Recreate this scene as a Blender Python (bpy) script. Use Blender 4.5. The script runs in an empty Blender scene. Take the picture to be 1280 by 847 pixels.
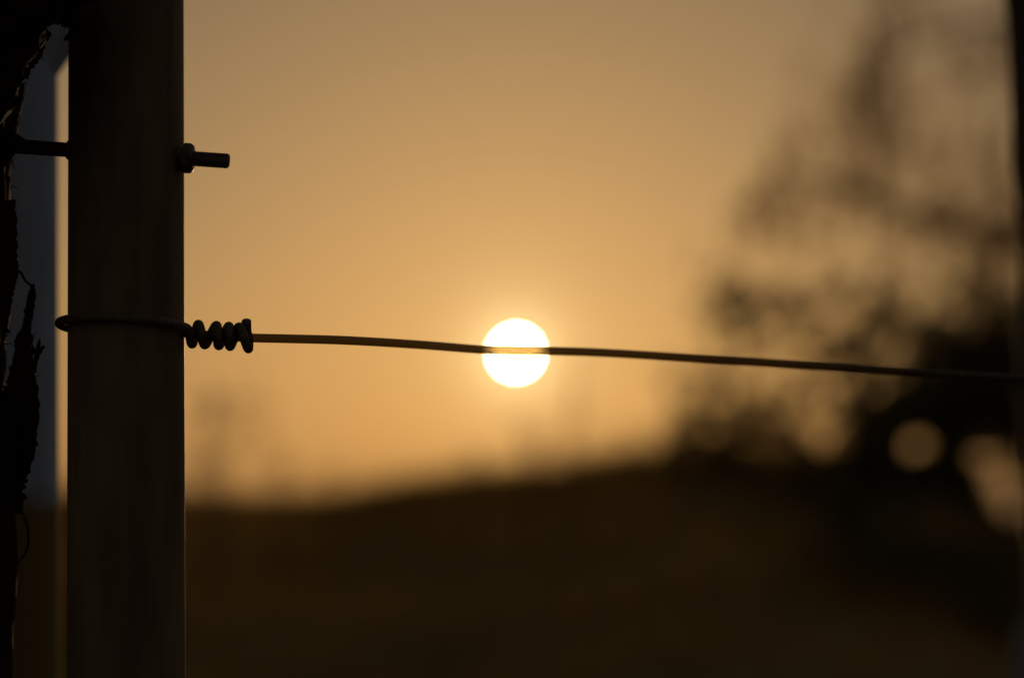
import bpy, bmesh, math, random
import numpy as np
from mathutils import Vector, Matrix, noise

random.seed(7)
rng = np.random.default_rng(7)
sc = bpy.context.scene
COL = sc.collection

# ------------------------------------------------------------------ camera
FPX = 2772.0                       # focal length measured in photograph pixels (1280 wide)
PITCH = math.radians(5.5)
CAM = Vector((0.0, 0.0, 1.25))
FWD = Vector((0, math.cos(PITCH), math.sin(PITCH)))
UPV = Vector((0, -math.sin(PITCH), math.cos(PITCH)))
RGT = Vector((1, 0, 0))
def at(px, py, d):
    px, py, d = float(px), float(py), float(d)
    return CAM + d * (FWD + RGT * ((px - 640.0) / FPX) - UPV * ((py - 423.5) / FPX))
cam_data = bpy.data.cameras.new('camera')
cam = bpy.data.objects.new('camera', cam_data); COL.objects.link(cam)
cam.location = CAM
cam.rotation_euler = (math.pi / 2 + PITCH, 0, 0)
cam_data.sensor_width = 23.6
cam_data.lens = FPX / 1280.0 * 23.6
cam_data.clip_start = 0.02
cam_data.clip_end = 20000
cam_data.dof.use_dof = True
cam_data.dof.focus_distance = 0.957
cam_data.dof.aperture_fstop = 2.34
sc.camera = cam

# ------------------------------------------------------------------ world, sun, exposure
SUN_DIR = (at(645, 441, 1.0) - CAM).normalized()
SUN_EL = math.asin(SUN_DIR.z)
SUN_AZ = math.atan2(SUN_DIR.x, SUN_DIR.y)
world = bpy.data.worlds.new('World'); sc.world = world; world.use_nodes = True
wn = world.node_tree; wl = wn.links
bg = wn.nodes['Background']
sky = wn.nodes.new('ShaderNodeTexSky'); sky.sky_type = 'NISHITA'; sky.sun_disc = False
sky.sun_elevation = SUN_EL; sky.sun_rotation = SUN_AZ
sky.air_density = 1.0; sky.dust_density = 3.5; sky.ozone_density = 1.0
# aureole of the dusty air close round the sun
tc = wn.nodes.new('ShaderNodeTexCoord')
dt = wn.nodes.new('ShaderNodeVectorMath'); dt.operation = 'DOT_PRODUCT'
wl.new(tc.outputs['Generated'], dt.inputs[0]); dt.inputs[1].default_value = SUN_DIR
ac = wn.nodes.new('ShaderNodeMath'); ac.operation = 'ARCCOSINE'; wl.new(dt.outputs['Value'], ac.inputs[0])
sca = wn.nodes.new('ShaderNodeMath'); sca.operation = 'MULTIPLY'; sca.inputs[1].default_value = -1 / math.radians(1.15)
wl.new(ac.outputs[0], sca.inputs[0])
ex = wn.nodes.new('ShaderNodeMath'); ex.operation = 'EXPONENT'; wl.new(sca.outputs[0], ex.inputs[0])
au = wn.nodes.new('ShaderNodeVectorMath'); au.operation = 'SCALE'; au.inputs[0].default_value = (38, 33, 17)
wl.new(ex.outputs[0], au.inputs['Scale'])
ad = wn.nodes.new('ShaderNodeVectorMath'); ad.operation = 'ADD'
# light scattered more than once, which the sky model leaves out: an even pale grey-blue share of the whole sky
ms = wn.nodes.new('ShaderNodeVectorMath'); ms.operation = 'MULTIPLY_ADD'; ms.inputs[1].default_value = (.96, .84, .68); ms.inputs[2].default_value = (4.9, 4.4, 3.6)
wl.new(sky.outputs[0], ms.inputs[0]); wl.new(ms.outputs[0], ad.inputs[0]); wl.new(au.outputs[0], ad.inputs[1])
sc2 = wn.nodes.new('ShaderNodeMath'); sc2.operation = 'MULTIPLY'; sc2.inputs[1].default_value = -1 / math.radians(.42)
wl.new(ac.outputs[0], sc2.inputs[0])
ex2 = wn.nodes.new('ShaderNodeMath'); ex2.operation = 'EXPONENT'; wl.new(sc2.outputs[0], ex2.inputs[0])
au2 = wn.nodes.new('ShaderNodeVectorMath'); au2.operation = 'SCALE'; au2.inputs[0].default_value = (130, 105, 50)
wl.new(ex2.outputs[0], au2.inputs['Scale'])
ad2 = wn.nodes.new('ShaderNodeVectorMath'); ad2.operation = 'ADD'
wl.new(ad.outputs[0], ad2.inputs[0]); wl.new(au2.outputs[0], ad2.inputs[1])
wl.new(ad2.outputs[0], bg.inputs['Color'])
bg.inputs['Strength'].default_value = 0.05

sl = bpy.data.lights.new('sun_lamp', 'SUN'); sl.energy = 3.2; sl.angle = math.radians(0.53); sl.color = (1, 0.66, 0.34)
so = bpy.data.objects.new('sun_lamp', sl); COL.objects.link(so)
so.rotation_euler = (-SUN_DIR).to_track_quat('-Z', 'Y').to_euler()
so.location = (0, 0, 8)

sc.view_settings.view_transform = 'Standard'; sc.view_settings.look = 'None'
sc.view_settings.gamma = 1; sc.view_settings.use_curve_mapping = False
sc.view_settings.exposure = -2.2
sc.render.engine = 'CYCLES'
sc.cycles.use_denoising = True
sc.cycles.use_adaptive_sampling = False
sc.cycles.max_bounces = 6; sc.cycles.transparent_max_bounces = 12
sc.cycles.sample_clamp_indirect = 4

# ------------------------------------------------------------------ materials
def new_mat(name):
    m = bpy.data.materials.new(name); m.use_nodes = True
    return m, m.node_tree, m.node_tree.nodes['Principled BSDF']
def noise_mat(name, c1, c2, scale, rough=0.8, metal=0.0, bump=0.0, stretch=(1, 1, 1), detail=6, spec=0.5, lo=.35, hi=.65, bscale=None, translucent=None):
    m, nt, b = new_mat(name)
    t = nt.nodes.new('ShaderNodeTexCoord')
    mp = nt.nodes.new('ShaderNodeMapping'); mp.inputs['Scale'].default_value = stretch
    nt.links.new(t.outputs['Object'], mp.inputs[0])
    n = nt.nodes.new('ShaderNodeTexNoise'); n.inputs['Scale'].default_value = scale; n.inputs['Detail'].default_value = detail
    n.inputs['Roughness'].default_value = 0.62
    nt.links.new(mp.outputs[0], n.inputs[0])
    r = nt.nodes.new('ShaderNodeValToRGB')
    r.color_ramp.elements[0].position = lo; r.color_ramp.elements[1].position = hi
    r.color_ramp.elements[0].color = (*c1, 1); r.color_ramp.elements[1].color = (*c2, 1)
    nt.links.new(n.outputs['Fac'], r.inputs[0]); nt.links.new(r.outputs[0], b.inputs['Base Color'])
    b.inputs['Roughness'].default_value = rough; b.inputs['Metallic'].default_value = metal
    b.inputs['Specular IOR Level'].default_value = spec
    if bump:
        n2 = nt.nodes.new('ShaderNodeTexNoise'); n2.inputs['Scale'].default_value = bscale or scale * 3; n2.inputs['Detail'].default_value = 5
        nt.links.new(mp.outputs[0], n2.inputs[0])
        bp = nt.nodes.new('ShaderNodeBump'); bp.inputs['Strength'].default_value = bump; bp.inputs['Distance'].default_value = 0.001
        nt.links.new(n2.outputs['Fac'], bp.inputs['Height']); nt.links.new(bp.outputs[0], b.inputs['Normal'])
    if translucent:
        out = nt.nodes['Material Output']
        tr = nt.nodes.new('ShaderNodeBsdfTranslucent'); tr.inputs[0].default_value = (*translucent[0], 1)
        mx = nt.nodes.new('ShaderNodeMixShader'); mx.inputs[0].default_value = translucent[1]
        nt.links.new(b.outputs[0], mx.inputs[1]); nt.links.new(tr.outputs[0], mx.inputs[2]); nt.links.new(mx.outputs[0], out.inputs[0])
    return m
M = {}
M['pipe'] = noise_mat('rusted_steel', (.10, .064, .034), (.22, .16, .10), 30, rough=.58, metal=.0, spec=.16, bump=.25, stretch=(1, 1, .18), bscale=260)
M['bolt'] = noise_mat('dull_bolt_steel', (.06, .04, .03), (.13, .11, .09), 240, rough=.5, metal=.7, bump=.15)
M['zinc'] = noise_mat('galvanised_steel', (.34, .45, .72), (.44, .56, .85), 60, rough=.85, metal=0, bump=.1, spec=.12, stretch=(1, 1, .4))
def add_base_tone(m, z0, z1, col):
    nt = m.node_tree; b = nt.nodes['Principled BSDF']
    src = b.inputs['Base Color'].links[0].from_socket
    g = nt.nodes.new('ShaderNodeNewGeometry'); sp = nt.nodes.new('ShaderNodeSeparateXYZ'); nt.links.new(g.outputs['Position'], sp.inputs[0])
    n = nt.nodes.new('ShaderNodeTexNoise'); n.inputs['Scale'].default_value = 70; nt.links.new(g.outputs['Position'], n.inputs[0])
    ma = nt.nodes.new('ShaderNodeMath'); ma.operation = 'MULTIPLY_ADD'; ma.inputs[1].default_value = .02; nt.links.new(n.outputs['Fac'], ma.inputs[0]); nt.links.new(sp.outputs['Z'], ma.inputs[2])
    mr = nt.nodes.new('ShaderNodeMapRange'); mr.inputs['From Min'].default_value = z0 + .01; mr.inputs['From Max'].default_value = z1 + .01; nt.links.new(ma.outputs[0], mr.inputs['Value'])
    mx = nt.nodes.new('ShaderNodeMix'); mx.data_type = 'RGBA'; mx.inputs['A'].default_value = (*col, 1)
    nt.links.new(mr.outputs[0], mx.inputs['Factor']); nt.links.new(src, mx.inputs['B']); nt.links.new(mx.outputs['Result'], b.inputs['Base Color'])
add_base_tone(M['zinc'], at(22, 640, 1.175).z, at(22, 606, 1.175).z, (.21, .15, .06))  # grey post turns brown towards the bottom
M['bark'] = noise_mat('shaggy_bark', (.016, .010, .005), (.048, .027, .013), 55, rough=.9, bump=1.0, stretch=(1, 1, .22), spec=.04, bscale=170)
M['stakewood'] = noise_mat('weathered_wood', (.05, .035, .025), (.11, .08, .055), 40, rough=.85, bump=.5, stretch=(1, 1, .12), spec=.2)
M['sleeve'] = noise_mat('pale_plastic_guard', (.11, .13, .17), (.17, .19, .23), 25, rough=.5, bump=.05)
M['twigwood'] = noise_mat('twig_bark', (.03, .02, .013), (.08, .055, .035), 25, rough=.85, spec=.2)
M['birchleaf'] = noise_mat('thin_leaf', (.07, .055, .02), (.12, .09, .03), 3, rough=.6, spec=.25, translucent=((.48, .25, .08), .6))
M['bushleaf'] = noise_mat('bush_leaf', (.09, .075, .024), (.14, .11, .038), 4, rough=.6, spec=.25, translucent=((.22, .15, .04), .42))
M['grass'] = noise_mat('dry_grass', (.15, .10, .03), (.36, .23, .065), .7, rough=.8, spec=.15, translucent=((.32, .175, .04), .4))
M['weed'] = noise_mat('dry_weed', (.06, .04, .02), (.13, .085, .04), 12, rough=.85, spec=.15)
M['soil'] = noise_mat('meadow_soil', (.13, .085, .027), (.26, .17, .05), .6, rough=.95, bump=.5, spec=.1, bscale=8)

# brown wire strand: slight transparency stands in for lens bloom across it
m, nt, b = new_mat('sun_bloom_wire')
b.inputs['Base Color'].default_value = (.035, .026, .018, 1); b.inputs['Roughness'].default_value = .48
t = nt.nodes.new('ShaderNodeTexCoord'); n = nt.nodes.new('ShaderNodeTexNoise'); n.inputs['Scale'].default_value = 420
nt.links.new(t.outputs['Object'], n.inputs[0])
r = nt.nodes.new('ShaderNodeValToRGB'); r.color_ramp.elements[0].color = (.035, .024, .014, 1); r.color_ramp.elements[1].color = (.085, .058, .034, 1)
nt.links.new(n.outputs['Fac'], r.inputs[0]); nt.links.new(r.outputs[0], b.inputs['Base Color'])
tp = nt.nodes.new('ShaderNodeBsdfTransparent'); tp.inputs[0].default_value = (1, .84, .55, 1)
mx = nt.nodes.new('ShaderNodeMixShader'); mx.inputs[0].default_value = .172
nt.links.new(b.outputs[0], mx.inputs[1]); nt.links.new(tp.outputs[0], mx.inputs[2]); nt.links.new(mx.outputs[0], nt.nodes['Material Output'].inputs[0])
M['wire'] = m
M['wire_bent'] = noise_mat('opaque_bent_wire', (.045, .03, .017), (.11, .075, .042), 420, rough=.55, bump=.2)  # loop and twist: the same wire, opaque, without the imitated bloom

# the sun's disc: glowing gas, so it adds light and hides nothing behind it
m = bpy.data.materials.new('sun_glow'); m.use_nodes = True; nt = m.node_tree; nt.nodes.remove(nt.nodes['Principled BSDF'])
em = nt.nodes.new('ShaderNodeEmission'); em.inputs[0].default_value = (1, .74, .40, 1); em.inputs[1].default_value = 480
tp = nt.nodes.new('ShaderNodeBsdfTransparent'); ash = nt.nodes.new('ShaderNodeAddShader')
nt.links.new(em.outputs[0], ash.inputs[0]); nt.links.new(tp.outputs[0], ash.inputs[1]); nt.links.new(ash.outputs[0], nt.nodes['Material Output'].inputs[0])
M['sun'] = m

# ------------------------------------------------------------------ helpers
def mesh_obj(name, verts, faces, mat, parent=None, smooth=True):
    me = bpy.data.meshes.new(name)
    me.from_pydata([tuple(v) for v in verts], [], faces)
    if smooth: me.polygons.foreach_set('use_smooth', [True] * len(me.polygons))
    me.materials.append(mat); me.update()
    o = bpy.data.objects.new(name, me); COL.objects.link(o)
    if parent:
        o.parent = parent
        o.matrix_parent_inverse = Matrix.Translation(-parent.location)
    return o
def np_quads(name, V, F, mat, parent=None, smooth=False):
    """V (n,3) float array, F (m,k) int array: fast mesh."""
    me = bpy.data.meshes.new(name)
    k = F.shape[1]
    me.vertices.add(len(V)); me.vertices.foreach_set('co', V.astype(np.float32).ravel())
    me.loops.add(F.size); me.loops.foreach_set('vertex_index', F.astype(np.int32).ravel())
    me.polygons.add(len(F)); me.polygons.foreach_set('loop_start', np.arange(0, F.size, k, dtype=np.int32))
    me.update(calc_edges=True); me.validate()
    if smooth: me.polygons.foreach_set('use_smooth', [True] * len(me.polygons))
    me.materials.append(mat)
    o = bpy.data.objects.new(name, me); COL.objects.link(o)
    if parent:
        o.parent = parent
        o.matrix_parent_inverse = Matrix.Translation(-parent.location)
    return o
def empty(name, loc, label, cat, group=None):
    o = bpy.data.objects.new(name, None); COL.objects.link(o); o.location = loc
    o.empty_display_size = .1
    o['label'] = label; o['category'] = cat
    if group: o['group'] = group
    return o
def tag(o, label, cat, group=None):
    o['label'] = label; o['category'] = cat
    if group: o['group'] = group
def catmull(pts, n=8):
    P = [Vector(p) for p in pts]
    P = [P[0] * 2 - P[1]] + P + [P[-1] * 2 - P[-2]]
    out = []
    for i in range(1, len(P) - 2):
        p0, p1, p2, p3 = P[i - 1:i + 3]
        for k in range(n):
            t = k / n
            out.append(0.5 * ((2 * p1) + (p2 - p0) * t + (2 * p0 - 5 * p1 + 4 * p2 - p3) * t * t + (3 * p1 - p0 - 3 * p2 + p3) * t ** 3))
    out.append(P[-2])
    return out
def tube_vf(path, rad, sides=12, off=None, flat=None, cap=True):
    """path: points; rad: number or list; off(i, angle)->factor; flat: (axis, factor) squash along an axis."""
    path = [Vector(p) for p in path]; N = len(path)
    if not hasattr(rad, '__len__'): rad = [rad] * N
    T = [(path[min(i + 1, N - 1)] - path[max(i - 1, 0)]).normalized() for i in range(N)]
    ref = Vector((0, 1, 0)) if abs(T[0].y) < .9 else Vector((1, 0, 0))
    u = (ref - T[0] * ref.dot(T[0])).normalized()
    V, F = [], []
    for i in range(N):
        u = (u - T[i] * u.dot(T[i])).normalized(); w = T[i].cross(u)
        for k in range(sides):
            a = 2 * math.pi * k / sides
            f = off(i, a) if off else 1.0
            d = (u * math.cos(a) + w * math.sin(a)) * rad[i] * f
            if flat: d = d - flat[0] * d.dot(flat[0]) * (1 - flat[1])
            V.append(path[i] + d)
    for i in range(N - 1):
        for k in range(sides):
            k2 = (k + 1) % sides
            F.append((i * sides + k, i * sides + k2, (i + 1) * sides + k2, (i + 1) * sides + k))
    if cap:
        F.append(tuple(range(sides - 1, -1, -1))); F.append(tuple(range((N - 1) * sides, N * sides)))
    return V, F
def merge(parts):
    V, F = [], []
    for v, f in parts:
        o = len(V); V += v; F += [tuple(i + o for i in q) for q in f]
    return V, F
def tube(name, path, rad, mat, parent=None, sides=12, **k):
    V, F = tube_vf(path, rad, sides, **k)
    return mesh_obj(name, V, F, mat, parent)
def resample(keys, n):
    """keys: rows of numbers whose first column is the parameter; linear with smoothing by catmull on rows."""
    K = np.array(keys, float); t = np.linspace(K[0, 0], K[-1, 0], n)
    return np.stack([t] + [np.interp(t, K[:, 0], K[:, j]) for j in range(1, K.shape[1])], 1)
PX = lambda d: d / FPX               # metres per photograph pixel at depth d

# ------------------------------------------------------------------ ground
def crest_z(x):
    k = [(-60, 1.6), (-8, 1.72), (-3.26, 1.62), (-1.9, 1.635), (-1.3, 1.69), (-.5, 1.80), (.5, 1.87), (1.5, 2.0), (2.1, 2.11), (2.9, 2.02), (3.7, 1.5), (4.6, 1.12), (9, 1.0), (60, 1.4)]
    return np.interp(x, [a for a, _ in k], [b for _, b in k])
def ground_z(x, y):
    x = np.asarray(x, float); y = np.asarray(y, float)
    up = np.clip((y + 12) / 34, 0, 1); up = up * up * (3 - 2 * up)
    dn = np.clip((y - 23) / 50, 0, 1); dn = dn * dn * (3 - 2 * dn)
    z = crest_z(x * 22 / np.clip(y, 8, 26)) * up * (1 - dn)
    near = np.clip(1 - (np.hypot(x, y) - 40) / 200, 0, 1)
    b = .035 * np.sin(x * 1.7 + .6 * np.sin(y * .9)) * np.sin(y * 1.3 + 1) + .02 * np.sin(x * 4.1 + y * 2.3)
    return z + b * near * np.clip((y - 2) / 4, 0, 1)
def axis_samples(a, b, fine, far):
    s = list(np.arange(a, b, fine)); 
    step, v = fine, b
    while v < far: s.append(v); step *= 1.35; v += step
    s.append(far); step, v = fine, a - fine
    while v > -far: s.insert(0, v); step *= 1.35; v -= step
    s.insert(0, -far)
    return np.array(s)
def on_ground(p): return Vector((p.x, p.y, float(ground_z(p.x, p.y))))
gx = axis_samples(-14, 14, .35, 6000); gy = axis_samples(-4, 34, .35, 6000)
X, Y = np.meshgrid(gx, gy)
Vg = np.stack([X.ravel(), Y.ravel(), ground_z(X, Y).ravel()], 1)
nx, ny = len(gx), len(gy)
I = np.arange(nx * ny).reshape(ny, nx)
Fg = np.stack([I[:-1, :-1].ravel(), I[:-1, 1:].ravel(), I[1:, 1:].ravel(), I[1:, :-1].ravel()], 1)
g = np_quads('ground', Vg, Fg, M['soil'], smooth=True); g['kind'] = 'structure'

def make_grass():
    xs, ys, hs = [], [], []
    def add(n, x0, x1, y0, y1, h0, h1):
        xs.append(rng.uniform(x0, x1, n)); ys.append(rng.uniform(y0, y1, n)); hs.append(rng.uniform(h0, h1, n))
    add(45000, -6.5, 7.5, 15, 24.5, .08, .26)
    add(26000, -6.5, 7.5, 6, 15, .06, .18)
    add(9000, -3, 3, .6, 6, .05, .14)
    for _ in range(34):                                       # taller tufts along the crest
        cx, cy, r_ = rng.uniform(-6, 5), rng.uniform(15, 23), rng.uniform(.1, .35)
        add(int(70 * r_ / .2), cx - r_, cx + r_, cy - r_, cy + r_, .12, .36)
    x = np.concatenate(xs); y = np.concatenate(ys); h = np.concatenate(hs)
    patch = .5 + .5 * np.sin(x * 1.9 + 1.3 * np.sin(y * .7)) * np.sin(y * 1.1 + x * .6)
    h = h * (.65 + .6 * patch)
    z = ground_z(x, y) - .01
    n = len(x); a = rng.uniform(0, 2 * np.pi, n); w = rng.uniform(.003, .007, n)
    lx = rng.normal(0, .25, n) * h; ly = rng.normal(0, .25, n) * h
    dx, dy = np.cos(a) * w, np.sin(a) * w
    V = np.empty((n, 5, 3))
    V[:, 0] = np.stack([x - dx, y - dy, z], 1); V[:, 1] = np.stack([x + dx, y + dy, z], 1)
    V[:, 2] = np.stack([x + dx * .8 + lx * .35, y + dy * .8 + ly * .35, z + h * .55], 1)
    V[:, 3] = np.stack([x - dx * .8 + lx * .35, y - dy * .8 + ly * .35, z + h * .55], 1)
    V[:, 4] = np.stack([x + lx, y + ly, z + h], 1)
    b = np.arange(n)[:, None] * 5
    T = np.concatenate([b + [0, 1, 2], b + [0, 2, 3], b + [3, 2, 4]], 0)
    o = np_quads('grass', V.reshape(-1, 3), T, M['grass'])
    o['kind'] = 'stuff'; o['label'] = 'dry meadow grass covering the dark bank'; o['category'] = 'grass'
make_grass()

# ------------------------------------------------------------------ the sun
D = 9000.0
bm = bmesh.new(); bmesh.ops.create_uvsphere(bm, u_segments=48, v_segments=24, radius=D * math.tan(math.radians(.53 / 2)))
me = bpy.data.meshes.new('sun'); bm.to_mesh(me); bm.free(); me.materials.append(M['sun'])
sun = bpy.data.objects.new('sun', me); COL.objects.link(sun); sun.location = CAM + SUN_DIR * D
tag(sun, 'low white setting sun crossed by the dark fence wire', 'sun')

# ------------------------------------------------------------------ front steel post with bolt
ax_top, ax_bot = at(158, 0, .976), at(158, 847, .946)
axd = (ax_top - ax_bot).normalized()
def axis_at_z(z): return ax_bot + axd * ((z - ax_bot.z) / axd.z)
RP = .0250
base = axis_at_z(float(ground_z(ax_bot.x, ax_bot.y)))
post = empty('steel_post', base, 'dark round steel post standing in focus at left, wire looped around it', 'post')
V, F = [], []
NS = 64
zs = [-.12, 0, .3, .6, .9, 1.1, 1.2, 1.3, 1.4, 1.5, 1.7, 1.95]
e1 = Vector((1, 0, 0)); e1 = (e1 - axd * e1.dot(axd)).normalized(); e2 = axd.cross(e1)
prof = [(z, RP) for z in zs] + [(1.953, RP - .0012), (1.953, RP - .0028), (1.7, RP - .0032), (.0, RP - .0032)]
for z, r_ in prof:
    c = axis_at_z(z)
    for k in range(NS):
        a = 2 * math.pi * k / NS
        V.append(c + (e1 * math.cos(a) + e2 * math.sin(a)) * r_)
for i in range(len(prof) - 1):
    for k in range(NS):
        F.append((i * NS + k, i * NS + (k + 1) % NS, (i + 1) * NS + (k + 1) % NS, (i + 1) * NS + k))
mesh_obj('pipe', V, F, M['pipe'], post)

bl, br = at(-30, 179.5, .962), at(287, 201.5, .962)       # bolt axis, left end (in the wood) to right tip
bd = (br - bl).normalized()
def on_bolt(px): return bl + (br - bl) * ((px + 30) / 317.0)
s_ = PX(.962)
def bolt_mesh():
    V, F = [], []
    S = 24; u = Vector((0, 0, 1)); u = (u - bd * u.dot(bd)).normalized(); w = bd.cross(u)
    p0 = on_bolt(215); L = (br - p0).length; pitch = .00125; n = int(L / pitch * 10)
    rings = [(on_bolt(-28), 0), (on_bolt(200), 0)] + [(p0 + bd * (L * i / n), 1) for i in range(n + 1)]
    for i, (c, th) in enumerate(rings):
        d = (c - p0).length
        for k in range(S):
            a = 2 * math.pi * k / S
            r_ = .00318
            if th:
                ph = (d / pitch - k / S) % 1.0
                r_ = .00312 + .00024 * abs(2 * ph - 1)
                end = L - d
                if end < .0012: r_ = min(r_, .0022 + .0011 * math.sqrt(max(end, 0) / .0012))
            V.append(c + (u * math.cos(a) + w * math.sin(a)) * r_)
    for i in range(len(rings) - 1):
        for k in range(S):
            F.append((i * S + k, i * S + (k + 1) % S, (i + 1) * S + (k + 1) % S, (i + 1) * S + k))
    F.append(tuple(range(S - 1, -1, -1))); F.append(tuple(range((len(rings) - 1) * S, len(rings) * S)))
    return V, F
V, F = bolt_mesh()
bolt = mesh_obj('bolt', V, F, M['bolt'], post)
def lathe_hex(c0, rows, rot, sides):
    V, F = [], []
    u = Vector((0, 0, 1)); u = (u - bd * u.dot(bd)).normalized(); w = bd.cross(u)
    for x, r_, rc in rows:
        for k in range(48):
            a = 2 * math.pi * k / 48
            if sides:
                h = math.pi / sides; q = ((a - rot) % (2 * h)) - h
                rr = min(r_ / math.cos(q) * math.cos(h) if True else r_, rc)
            else: rr = r_
            V.append(c0 + bd * x + (u * math.cos(a) + w * math.sin(a)) * rr)
    n = len(rows)
    for i in range(n - 1):
        for k in range(48):
            F.append((i * 48 + k, i * 48 + (k + 1) % 48, (i + 1) * 48 + (k + 1) % 48, (i + 1) * 48 + k))
    F.append(tuple(range(47, -1, -1))); F.append(tuple(range((n - 1) * 48, n * 48)))
    return V, F
c0 = on_bolt(228.5)
V, F = lathe_hex(c0, [(0, .0068, .0060), (.0006, .0068, .0066), (.0032, .0068, .0066), (.0044, .0068, .0058), (.0049, .0068, .0046)], math.radians(14), 6)
nut = mesh_obj('nut', V, F, M['bolt'], post, smooth=False)
V, F = lathe_hex(on_bolt(84), [(0, .0039, 1), (.0003, .0042, 1), (.0016, .0042, 1), (.0019, .0039, 1)], 0, 0)
mesh_obj('washer', V, F, M['bolt'], post, smooth=False)

# ------------------------------------------------------------------ the wire
RW = 11.2 * PX(.9625) / 2
wire_root = empty('fence_wire', at(158, 407, .9615), 'dark thick fence wire looped on the post and stretched across the sun', 'wire')
D0 = .9615
# strand: through the twist, across the frame and on to the right
keys = [(243, 417.6, D0), (280, 420.2, D0), (315, 422.2, D0 + .0005), (350, 423, D0 + .001), (430, 425.2, D0 + .006), (520, 430.4, D0 + .026),
        (605, 437.0, D0 + .042), (645, 438.1, D0 + .048), (690, 438.6, D0 + .052), (760, 441, D0 + .057), (900, 449.6, D0 + .064), (1000, 456, D0 + .068), (1100, 462.4, D0 + .072), (1200, 468.4, D0 + .076), (1290, 473.6, D0 + .08)]
pts = [at(*k) for k in keys]
dlast = (pts[-1] - pts[-2]).normalized()
pts += [pts[-1] + dlast * .3, pts[-1] + dlast * 1.2, pts[-1] + dlast * 3.5]
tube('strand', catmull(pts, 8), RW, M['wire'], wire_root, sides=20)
# loop round the post
def ring(a):
    c = axis_at_z(at(158, 408.5, D0).z)
    Rr = RP + RW + .0005 + .0012 * max(0, -math.cos(a))
    return c + Vector((1, 0, 0)) * math.cos(a) * Rr + Vector((0, 1, 0)) * math.sin(a) * Rr + Vector((0, 0, 1)) * (-.0009 * math.cos(a) - .0012 * math.sin(a))
lp = [at(247, 417.7, D0 + .0004), at(238, 416.6, D0 + .006)] + [ring(math.radians(d)) for d in range(32, 326, 14)] + [at(230.5, 408.5, D0 - .0105), at(236.5, 413.5, D0 - .0062)]
# twist: turns of the tail round the strand
rho = 12.3
def core(x): return 417.4 + (x - 243) * .064
ext = [(240, 1), (248, -1), (256, 1), (270.5, -1), (273.5, 1), (286, -1), (287.5, 1), (299, -1), (310.5, 1), (309.5, -1)]
tw = [lp[-1]]
for i, (x, s) in enumerate(ext):
    r_ = rho * (1.12 if x > 309 and s > 0 else 1.0)
    tw.append(at(x, core(x) + s * r_, D0))
    if i < len(ext) - 1:
        x2 = ext[i + 1][0]; xm = (x + x2) / 2
        side = 1 if s > 0 else -1              # after a low point the wire goes round the back, after a high point the front
        tw.append(at(xm, core(xm), D0 + side * rho * PX(D0)))
tw[-1] = at(308.5, core(309) - rho * .55, D0 + .0030); tw.append(at(308.2, 406, D0 + .0012)); tw.append(at(308, 401.5, D0))
tw2 = catmull(tw, 10)
tube('loop', catmull(lp, 8), RW, M['wire_bent'], wire_root, sides=20)
tube('twist', tw2, RW * 1.1, M['wire_bent'], wire_root, sides=20)

# ------------------------------------------------------------------ shaggy trunk at the left edge
tree = empty('old_tree', on_ground(at(-140, 423, .97)), 'dark shaggy-barked trunk at the left edge, bolted to the steel post', 'tree')
def bark_off(scale, amp, ridge, seed, zs=.25):
    def f(p):
        q = Vector((p.x * scale + seed, p.y * scale, p.z * scale * zs))
        return 1 + amp * noise.fractal(q, 1.0, 2.1, 4) + ridge * abs(noise.noise(q * 2.7))
    return f
def bark_tube(name, path, rads, sides, amp, ridge, seed, scale=60, flat=None, mat='bark', zs=.25, parent=tree):
    V, F = tube_vf(path, rads, sides, flat=flat)
    fn = bark_off(scale, amp, ridge, seed, zs)
    N = len(path)
    for i in range(N):
        c = Vector(path[i])
        for k in range(sides):
            j = i * sides + k
            d = V[j] - c
            V[j] = c + d * fn(V[j])
    return mesh_obj(name, V, F, M[mat], parent, smooth=True)
tk = [(-1600, -120), (-900, -130), (-300, -105), (0, -118), (80, -128), (120, -135), (212, -146), (300, -146), (345, -144), (390, -152), (430, -157), (500, -160), (560, -150), (640, -144), (847, -142), (1200, -142), (2300, -150), (3560, -155), (3700, -160)]
K = resample([(y, x) for y, x in tk], 460)
rr = np.interp(K[:, 0], [-1600, -600, 0, 847, 3000, 3700], [.03, .044, .0545, .0545, .066, .085])
bark_tube('trunk', [at(x, y, .985) for y, x in K], list(rr), 96, .05, .09, 3.1, scale=48, zs=.2)
# limb bending over towards the post
lk = [at(-158, 200, .955), at(-108, 108, .945), at(-60, 26, .925), at(-6, -44, .905), at(66, -76, .893), at(155, -118, .885), at(300, -235, .88), at(480, -420, .88)]
lpth = catmull(lk, 14); n_ = len(lpth)
bark_tube('limb', lpth, list(np.interp(np.linspace(0, 1, n_), [0, .3, .55, 1], [.040, .0345, .0285, .012])), 72, .10, .16, 9.7, scale=70, zs=.6)
def flake(name, keys, d, seed, flat=.45, amp=.34, ridge=.75, scale=300, dz=0.0, sides=36, n=None):
    """keys: (x, y, half width) in photograph pixels, at depth d."""
    d += .016
    c = catmull([(k[0], k[1], k[2]) for k in keys], n or 34)
    m_ = len(c)
    path = [at(p.x, p.y, d + dz * math.sin(i / m_ * 3)) for i, p in enumerate(c)]
    return bark_tube(name, path, [max(p.z, .4) * PX(d) for p in c], sides, amp, ridge, seed, scale=scale, flat=(Vector((0, 1, 0)), flat), zs=.4)
flake('bark_strip', [(2, 640, 20), (6, 590, 21), (10, 545, 20), (16, 515, 20), (25, 480, 14), (29, 450, 11), (31, 425, 9), (34, 405, 4.5), (37, 385, 4.5), (40, 368, 4), (41, 357, 3)], .965, 1.2, dz=.004)
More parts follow.
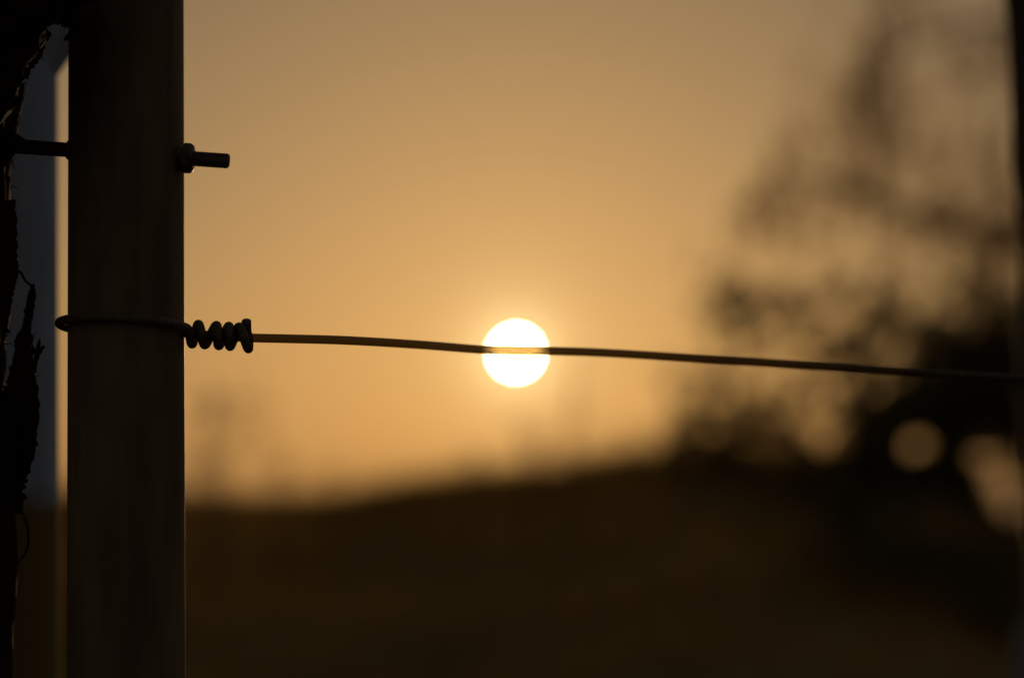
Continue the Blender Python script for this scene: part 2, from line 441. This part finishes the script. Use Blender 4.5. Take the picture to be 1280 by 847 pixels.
flake('bark_strip', [(40, 470, 5), (42, 500, 5), (41, 530, 5.5), (37, 560, 6.5), (32, 585, 5), (22, 605, 4), (17, 625, 3), (15, 650, 2)], .962, 5.2)
flake('bark_strip', [(38, 470, 4), (43, 455, 3.2), (49, 440, 2.4), (55, 432, 1.4)], .962, 8.4, flat=.8)
flake('bark_strip', [(46, 446, 2.4), (48, 434, 2), (49.5, 424, 1.3)], .962, 2.4, flat=.8)
flake('bark_strip', [(8, 250, 9), (10, 300, 9), (12, 345, 8), (10, 375, 5), (7, 400, 3), (4, 425, 2)], .945, 6.6)
flake('bark_strip', [(0, 395, 6), (8, 412, 2), (13, 414, 1.2)], .95, 3.9)
flake('bark_strip', [(60, 12, 12), (82, 22, 9), (98, 33, 7), (97, 40, 6), (89, 45, 4), (80, 50, 1.5)], .914, 7.7)
flake('bark_strip', [(12, 106, 10), (30, 84, 9), (42, 68, 8), (52, 50, 6), (62, 40, 4)], .93, 4.1)
flake('bark_strip', [(2, 183, 15), (18, 180, 11), (28, 182, 7), (38, 184, 4.5)], .958, 6.1, flat=.9)
def fibres():
    parts = []
    r2 = random.Random(4)
    for _ in range(70):
        which = r2.random()
        if which < .45: y = r2.uniform(375, 600); x = np.interp(y, [360, 400, 430, 480, 530, 600], [43, 39, 41, 46, 46, 30]) - 3
        elif which < .8: y = r2.uniform(110, 470); x = np.interp(y, [100, 130, 212, 340, 400, 470], [28, 25, 16, 18, 10, 5]) - 2
        else: y = r2.uniform(45, 100); x = np.interp(y, [40, 72, 100], [66, 48, 28]) - 3
        a = r2.uniform(-1.2, 1.6); L = r2.uniform(3, 11)
        p = [at(x + L * t * math.cos(a) + r2.uniform(-.6, .6), y + L * t * math.sin(a) * 1.4, .974 + r2.uniform(-.002, .004)) for t in (0, .4, .75, 1)]
        parts.append(tube_vf(catmull(p, 3), list(np.linspace(r2.uniform(.5, 1.1), .2, 10) * PX(.96)), 5))
    V, F = merge(parts)
    mesh_obj('bark_fibres', V, F, M['bark'], tree)['kind'] = 'stuff'
fibres()
tube('twig', catmull([at(18, 336, .962), at(26, 341, .961), at(32, 351, .961), (at(40, 357, .962)), at(43, 355, .962)], 8), 1.7 * PX(.96), M['bark'], tree, sides=8)
tube('twig', catmull([at(16, 620, .96), at(28, 640, .958), at(35, 662, .958), at(33, 688, .958), at(18, 706, .96), at(5, 720, .965)], 8), 1.4 * PX(.96), M['bark'], tree, sides=8)

# ------------------------------------------------------------------ grey post behind, out of focus
DR = 1.175
rp = empty('grey_post', on_ground(at(22, 423, DR)), 'blurred blue-grey metal post between the shaggy trunk and the steel post', 'post')
rad = 50 * PX(DR)
pa = lambda y: at(22 + (y - 423) * .002, y, DR)
tube('pipe', [pa(-900), pa(0), pa(300), pa(640), pa(1200), pa(3200)], rad, M['zinc'], rp, sides=40)
tube('brace', catmull([at(10, 138, DR), at(47, 76, DR), at(109, -8, DR), at(289, -248, DR)], 4), 31 * PX(DR), M['zinc'], rp, sides=24)

# ------------------------------------------------------------------ wooden post at the right edge
DW = 1.5
wp = empty('wooden_post', on_ground(at(1345, 423, DW)), 'blurred dark leaning wooden post cut by the right edge of the picture', 'post')
ys = np.linspace(-900, 2200, 120)
path = [at(1316 + .05 * y + 4 * math.sin(y / 130) + 3 * math.sin(y / 47 + 1), y, DW) for y in ys]
bark_tube('pole', path, [60 * PX(DW)] * len(path), 48, .05, .05, 2.0, scale=40, mat='stakewood', parent=wp)
# pale short post in the bottom corner
DC = 4.0
tube_path = [at(1308, y, DC) for y in (775, 779, 800, 840, 900, 1000, 1130)]
V, F = tube_vf(tube_path, [r_ * PX(DC) for r_ in (16, 24, 34, 40, 44, 46, 48)], 28)
cpost = mesh_obj('concrete_post', V, F, M['sleeve'])
tag(cpost, 'blurred pale grey stump of a post in the bottom right corner', 'post')

# ------------------------------------------------------------------ leaves and trees
def leaf_arrays(C, size, aspect=.42, droop=0.0):
    n = len(C); L = size * rng.uniform(.65, 1.3, n)
    d = rng.normal(size=(n, 3)); d[:, 2] -= droop; d /= np.linalg.norm(d, axis=1)[:, None]
    e = rng.normal(size=(n, 3)); e = np.cross(d, e); e /= np.linalg.norm(e, axis=1)[:, None]
    f = np.cross(d, e)
    W = (L * aspect / 2)[:, None]; L = L[:, None]
    V = np.empty((n, 6, 3))
    V[:, 0] = C; V[:, 1] = C + d * L * .35 + e * W + f * W * .35; V[:, 2] = C + d * L * .75 + e * W * .7 + f * W * .2
    V[:, 3] = C + d * L - f * W * .2; V[:, 4] = C + d * L * .75 - e * W * .7 + f * W * .2; V[:, 5] = C + d * L * .35 - e * W + f * W * .35
    b = np.arange(n)[:, None] * 6
    F = np.concatenate([b + [0, 1, 2, 3], b + [0, 3, 4, 5]], 0)
    return V.reshape(-1, 3), F
def px_of(P):
    q = np.asarray(P) - np.array(CAM)
    d = q @ np.array(FWD)
    return 640 + FPX * (q @ np.array(RGT)) / d, 423.5 - FPX * (q @ np.array(UPV)) / d
def twigs_mesh(name, segs, mat, parent):
    """segs: list of (p0, p1, r0, r1): three sided sticks in one mesh."""
    P0 = np.array([s[0] for s in segs]); P1 = np.array([s[1] for s in segs]); R0 = np.array([s[2] for s in segs])[:, None]; R1 = np.array([s[3] for s in segs])[:, None]
    t = P1 - P0; t /= np.linalg.norm(t, axis=1)[:, None]
    u = np.cross(t, np.array([.3, .9, .2])); u /= np.linalg.norm(u, axis=1)[:, None]; w = np.cross(t, u)
    V = np.empty((len(segs), 6, 3))
    for k in range(3):
        a = 2 * math.pi * k / 3; dd = u * math.cos(a) + w * math.sin(a)
        V[:, k] = P0 + dd * R0; V[:, 3 + k] = P1 + dd * R1
    b = np.arange(len(segs))[:, None] * 6
    F = np.concatenate([b + [0, 1, 4, 3], b + [1, 2, 5, 4], b + [2, 0, 3, 5]], 0)
    return np_quads(name, V.reshape(-1, 3), F, mat, parent)

# tall airy tree: trunk just outside the frame on the right, drooping leafy twigs
DT = 13.0
tb = at(1480, 640, DT)
birch = empty('airy_tree', Vector((tb.x, tb.y, float(ground_z(tb.x, tb.y)))), 'tall airy tree with drooping twigs, blurred at upper right', 'tree')
trunk_top = at(1440, -420, DT)
tp_ = [Vector((tb.x, tb.y, float(ground_z(tb.x, tb.y)) - .1)), at(1475, 420, DT), at(1462, 150, DT), at(1452, -120, DT), trunk_top]
tp_ = catmull(tp_, 8)
tube('trunk', tp_, list(np.linspace(.13, .03, len(tp_))), M['twigwood'], birch, sides=14)
def limb(pts, r0, r1):
    c = catmull(pts, 8); tube('limb', c, list(np.linspace(r0, r1, len(c))), M['twigwood'], birch, sides=8)
limb([at(1465, 300, DT), at(1380, 320, DT - .1), at(1290, 312, DT - .3), at(1180, 280, DT - .4), at(1060, 238, DT - .5), at(980, 215, DT - .5)], .06, .016)
limb([at(1458, 120, DT), at(1360, 60, DT), at(1250, 30, DT - .2), at(1130, 60, DT - .2), at(1040, 150, DT - .2)], .04, .005)
limb([at(1470, 420, DT), at(1380, 400, DT), at(1280, 392, DT + .2), at(1170, 400, DT + .1), at(1080, 425, DT)], .04, .005)
limb([at(1450, -100, DT), at(1350, -160, DT), at(1220, -150, DT + .2), at(1110, -80, DT + .3), at(1075, 0, DT)], .035, .005)
limb([at(1465, 250, DT), at(1560, 180, DT), at(1680, 170, DT + .4)], .04, .006)
limb([at(1455, 0, DT), at(1540, -100, DT), at(1640, -150, DT - .5)], .035, .006)
# how thick the foliage stands: sight-line cover of the crowns, sampled over their extent
COV = {0: [(1000, 0), (1050, .1), (1080, .32), (1110, .35), (1150, .15), (1200, .15), (1240, .2)],
 60: [(990, 0), (1040, .15), (1075, .45), (1110, .42), (1150, .2), (1200, .25), (1240, .25)],
 110: [(970, 0), (1020, .25), (1060, .5), (1110, .55), (1150, .35), (1200, .22), (1240, .25)],
 160: [(950, .03), (1000, .3), (1040, .5), (1090, .55), (1130, .5), (1170, .28), (1220, .28)],
 200: [(930, .03), (970, .3), (1010, .5), (1050, .35), (1090, .2), (1130, .2), (1180, .22), (1240, .35)],
 240: [(920, .1), (960, .45), (1000, .5), (1040, .35), (1080, .5), (1110, .48), (1150, .25), (1200, .25), (1250, .4)],
 280: [(905, .12), (950, .5), (985, .42), (1020, .18), (1060, .1), (1100, .28), (1150, .62), (1190, .68), (1230, .68), (1260, .65)],
 312: [(890, .1), (940, .3), (980, .12), (1020, .04), (1080, .04), (1130, .15), (1180, .4), (1220, .5), (1260, .6)],
 350: [(880, .05), (940, .12), (1000, .12), (1060, .2), (1110, .18), (1160, .22), (1210, .28), (1250, .35)],
 395: [(870, .08), (920, .5), (950, .42), (1000, .25), (1050, .35), (1090, .3), (1120, .6), (1160, .25), (1210, .4), (1240, .8), (1270, .95)],
 430: [(860, .08), (920, .35), (970, .2), (1020, .3), (1060, .35), (1120, .65), (1150, .9), (1200, .95), (1250, .985)],
 470: [(850, .06), (910, .2), (960, .15), (1020, .22), (1070, .28), (1110, .4), (1140, .85), (1170, .985), (1250, .985)],
 510: [(840, .05), (880, .4), (920, .42), (970, .38), (1010, .5), (1050, .85), (1080, .975), (1120, .985), (1180, .985), (1250, .985)],
 545: [(820, .1), (855, .7), (880, .45), (905, .6), (940, .55), (975, .25), (1010, .75), (1035, .3), (1068, .95), (1100, .985), (1190, .985), (1225, .8), (1270, .97)],
 578: [(810, .2), (850, .85), (880, .85), (920, .9), (960, .8), (985, .6), (1030, .95), (1080, .985), (1190, .985), (1270, .9)],
 610: [(790, .1), (850, .8), (930, .97), (1000, .985), (1190, .985), (1275, .8)],
 640: [(800, .2), (900, .9), (1000, .985), (1190, .985), (1280, .95)], 690: [(880, .4), (940, .85), (1000, .95), (1060, .975), (1100, .985), (1280, .985)], 730: [(920, .4), (980, .85), (1040, .93), (1090, .98), (1280, .985)], 770: [(1060, .7), (1110, .97), (1200, .985), (1280, .985)], 810: [(1080, .6), (1130, .95), (1280, .98)]}
CP = [(x, y, (c / .45) ** 1.35 * .43 if y < 330 else min(c * (1.2 if x < 1090 and y < 500 else 1), .985)) for y, row in COV.items() for x, c in row]
for y, row in COV.items():                                  # open sky left of the crowns
    if y < 600: CP += [(row[0][0] - k, y, 0) for k in range(26, 400, 26)]
CP = np.array(CP, float)
HOLES = [(1144, 557, 17), (1229, 573, 15), (1246, 600, 18), (1259, 634, 15), (1034, 545, 15), (972, 562, 14), (1005, 520, 9), (925, 552, 9), (1068, 664, 9)]
hr_ = random.Random(12)
for _ in range(24):                                          # small chinks between the leaf masses
    HOLES.append((hr_.uniform(862, 1062), hr_.uniform(498, 580), hr_.uniform(4, 7)))
for _ in range(16):
    HOLES.append((hr_.uniform(905, 1130), hr_.uniform(380, 490), hr_.uniform(5, 9)))
for p in CP:
    if 865 < p[0] < 1045 and 500 < p[1] < 585: p[2] = min(p[2] + .22, .95)
    elif 900 < p[0] < 1130 and 380 < p[1] < 480: p[2] = min(p[2] + .1, .9)
def cover(x, y):
    w = np.exp(-((CP[:, 0] - x) ** 2 + ((CP[:, 1] - y) * 1.1) ** 2) / (2 * 17.0 ** 2)) + 1e-9
    return float((w * CP[:, 2]).sum() / w.sum())
def in_hole(x, y, grow=0.0):
    return any((x - hx) ** 2 + (y - hy) ** 2 < (hr + grow) ** 2 for hx, hy, hr in HOLES)
cells = {'airy': [], 'dense': [], 'twiggy': [], 'small': []}
STEP = 14.0
for gy_ in np.arange(-10, 830, STEP):
    for gx_ in np.arange(800, 1290, STEP):
        c = min(cover(gx_, gy_), .985)
        if c < .02: continue
        lam = -math.log(1 - c) / (112.0 if gy_ < 335 else (140.0 if gx_ < 1060 else 105.0)) * STEP * STEP
        for _ in range(rng.poisson(lam)):
            x, y = gx_ + rng.uniform(-7, 7), gy_ + rng.uniform(-7, 7)
            if in_hole(x, y, 2): continue
            if y < 335: k = 'airy'
            elif x < 884 and y > 500: k = 'small'
            elif x > 1100 or (y > 495 and x > 1045): k = 'dense'
            else: k = 'twiggy'
            cells[k].append((x, y))
segs, leafC = [], []
def hang(p, n_leaf, L=None, st=3):
    L = L or rng.uniform(.12, .30); q = p
    dirx, diry = rng.normal(0, .35), rng.normal(0, .35)
    for k in range(st):
        f = (k + 1) / st
        q2 = q + Vector((dirx * (1 - f), diry * (1 - f), -.55 - .45 * f)).normalized() * (L / st)
        segs.append((tuple(q), tuple(q2), .0026 * (1.2 - .8 * k / st), .0026 * (1.2 - .8 * f)))
        for _k in range(n_leaf): leafC.append(tuple(q.lerp(q2, rng.uniform(0, 1)) + Vector(rng.normal(0, .014, 3))))
        q = q2
for x, y in cells['airy']:
    hang(at(x, y - 26, DT + rng.normal(0, .4)), 3, rng.uniform(.18, .4), 4)
for (cx, cy, sx, sy, n) in [(1370, 80, 70, 120, 200), (1420, 300, 80, 90, 160), (1150, -110, 110, 50, 160), (1330, -200, 140, 90, 190), (1570, 60, 110, 180, 260), (1450, -400, 90, 90, 90)]:
    for _ in range(n):
        x, y = rng.normal(cx, sx * .8), rng.normal(cy, sy * .8)
        if x < 1300 and y > -60: continue
        hang(at(x, y, DT + rng.normal(0, .5)), 4)
twigs_mesh('twigs', segs, M['twigwood'], birch)['kind'] = 'stuff'
V, F = leaf_arrays(np.array(leafC), .047, aspect=.45, droop=1.2)
np_quads('crown', V, F, M['birchleaf'], birch)

def bush(name, label, cx, d, spots, extra, leaf, stems, per=8, spread=5.5):
    b = at(cx, 600, d); b = on_ground(b)
    root = empty(name, b, label, 'bush', 'bushes on the bank')
    C = []
    for (x, y) in spots:
        dd = d + rng.normal(0, .22)
        for _ in range(per):
            xx, yy = x + rng.normal(0, spread), y + rng.normal(0, spread)
            if in_hole(xx, yy): continue
            C.append(tuple(at(xx, yy, dd + rng.normal(0, .04))))
    for (x, y, sx, sy, n) in extra:
        for _ in range(n):
            xx, yy = rng.normal(x, sx), rng.normal(y, sy)
            if xx > 1295: C.append(tuple(at(xx, yy, d + rng.normal(0, .3))))
    C = np.array(C)
    keep = C[:, 2] > ground_z(C[:, 0], C[:, 1]) + .02
    V, F = leaf_arrays(C[keep], leaf, .5)
    np_quads('crown', V, F, M['bushleaf'], root)
    rs = random.Random(len(spots)); made = 0
    for _ in range(200):
        if made >= stems: break
        x, y = rs.choice(spots)
        tip = at(x, y, d + rng.normal(0, .15))
        bt = b + Vector((rng.normal(0, .15) + (tip.x - b.x) * .6, rng.normal(0, .1), -.05)); bt.z = float(ground_z(bt.x, bt.y)) - .05
        if tip.z < bt.z + .2: continue
        mid = bt.lerp(tip, .5) + Vector((rng.normal(0, .04), rng.normal(0, .05), .05))
        c = catmull([bt, mid, tip], 8)
        if any(in_hole(*[float(v[0]) for v in px_of(np.array([tuple(p)]))], 5) for p in c): continue
        tube('stem', c, list(np.linspace(.012, .003, len(c))), M['twigwood'], root, sides=6); made += 1
    return root
bush('bush', 'dense dark bush at lower right, round gaps of golden light showing through it', 1180, 9.5, cells['dense'], [(1370, 520, 60, 90, 2600), (1400, 400, 50, 60, 900)], .052, 10)
bush('bush', 'loose see-through bush left of the dense dark bush, below the airy tree', 990, 11.0, cells['twiggy'], [], .054, 14, 12, 6)
bush('bush', 'small low bush on the bank crest between the sun and the loose bush', 855, 12.0, cells['small'], [], .056, 5, 12, 6)

low = []
for gy_ in np.arange(625, 850, STEP):
    for gx_ in np.arange(900, 1290, STEP):
        c = .8 * min(1, max(0, (gx_ - 910 - (gy_ - 640) * .25) / 130)) * min(1, (gy_ - 610) / 60)
        for _ in range(rng.poisson(-math.log(1 - min(c, .9)) / 230 * STEP * STEP) if c > 0 else 0):
            x, y = gx_ + rng.uniform(-7, 7), gy_ + rng.uniform(-7, 7)
            if not in_hole(x, y, 22): low.append((x, y))
bush('bush', 'low dark scrub in front of the dense bush, along the bottom right', 1120, 6.2, low, [], .04, 8, 10, 8)

# ------------------------------------------------------------------ weeds on the bank
def weed(name, label, stalks, d, group):
    """stalks: list of (pixel path, head size list) in photograph pixels."""
    x0, y0 = stalks[0][0][0]
    b = at(x0, y0, d)
    root = empty(name, Vector((b.x, b.y, float(ground_z(b.x, b.y)))), label, 'weed', group)
    for path, heads, r in stalks:
        P = [at(x, y, d + rng.normal(0, .04)) for x, y in path]
        P[0] = Vector((P[0].x, P[0].y, float(ground_z(P[0].x, P[0].y)) - .03))
        c = catmull(P, 8)
        tube('stalk', c, list(np.linspace(r * 1.6, r * .8, len(c))), M['weed'], root, sides=6)
        for (hx, hy, hs, n) in heads:
            C = np.array([tuple(at(rng.normal(hx, hs), rng.normal(hy, hs * 1.2), d + rng.normal(0, hs * PX(d)))) for _ in range(int(n * 2.2))])
            V, F = leaf_arrays(C, 10 * PX(d), .55)
            np_quads('seed_head', V, F, M['weed'], root)['kind'] = 'stuff'
    return root
weed('weed', 'tall dry weed with brown seed heads close right of the steel post', [
    ([(262, 640), (264, 590), (262, 540), (266, 500), (258, 470)], [(268, 516, 11, 26), (258, 572, 10, 24)], .0045),
    ([(266, 640), (275, 590), (290, 555), (315, 540)], [(318, 545, 16, 16)], .003),
    ([(270, 640), (285, 570), (305, 510)], [(308, 500, 15, 13)], .003)], 8.0, 'dry weeds on the bank crest')
weed('weed', 'thin dry weed stalk standing right below the sun', [
    ([(712, 610), (714, 560), (718, 500), (722, 440)], [(718, 520, 14, 10)], .006),
    ([(716, 610), (706, 560), (700, 515)], [], .005)], 9.0, 'dry weeds on the bank crest')
weed('weed', 'short dry weed on the crest, left of the stalk under the sun', [
    ([(660, 612), (658, 570), (655, 535)], [(656, 545, 12, 13)], .005),
    ([(664, 612), (672, 575), (676, 550)], [(676, 560, 10, 8)], .004)], 9.5, 'dry weeds on the bank crest')
weed('weed', 'short dry weed on the crest, left of the small dark bush', [
    ([(790, 600), (792, 565), (795, 540)], [(793, 558, 12, 14)], .005)], 10.0, 'dry weeds on the bank crest')
for side, pth, hd, dd in [('nearest the steel post', [(345, 640), (348, 600), (352, 578)], [(351, 596, 10, 10)], 9.0), ('midway between the steel post and the sun', [(418, 635), (414, 604), (410, 582)], [(412, 598, 11, 10)], 10.0), ('just left below the sun', [(585, 618), (589, 585), (592, 560)], [(590, 578, 10, 10)], 10.5)]:
    weed('weed', 'low dry weed tuft on the bank crest, ' + side, [(pth, hd, .004), ([(pth[0][0] + 6, pth[0][1]), (pth[1][0] + 12, pth[1][1] + 4), (pth[2][0] + 16, pth[2][1] + 10)], [], .003)], dd, 'low weed tufts left of the sun')
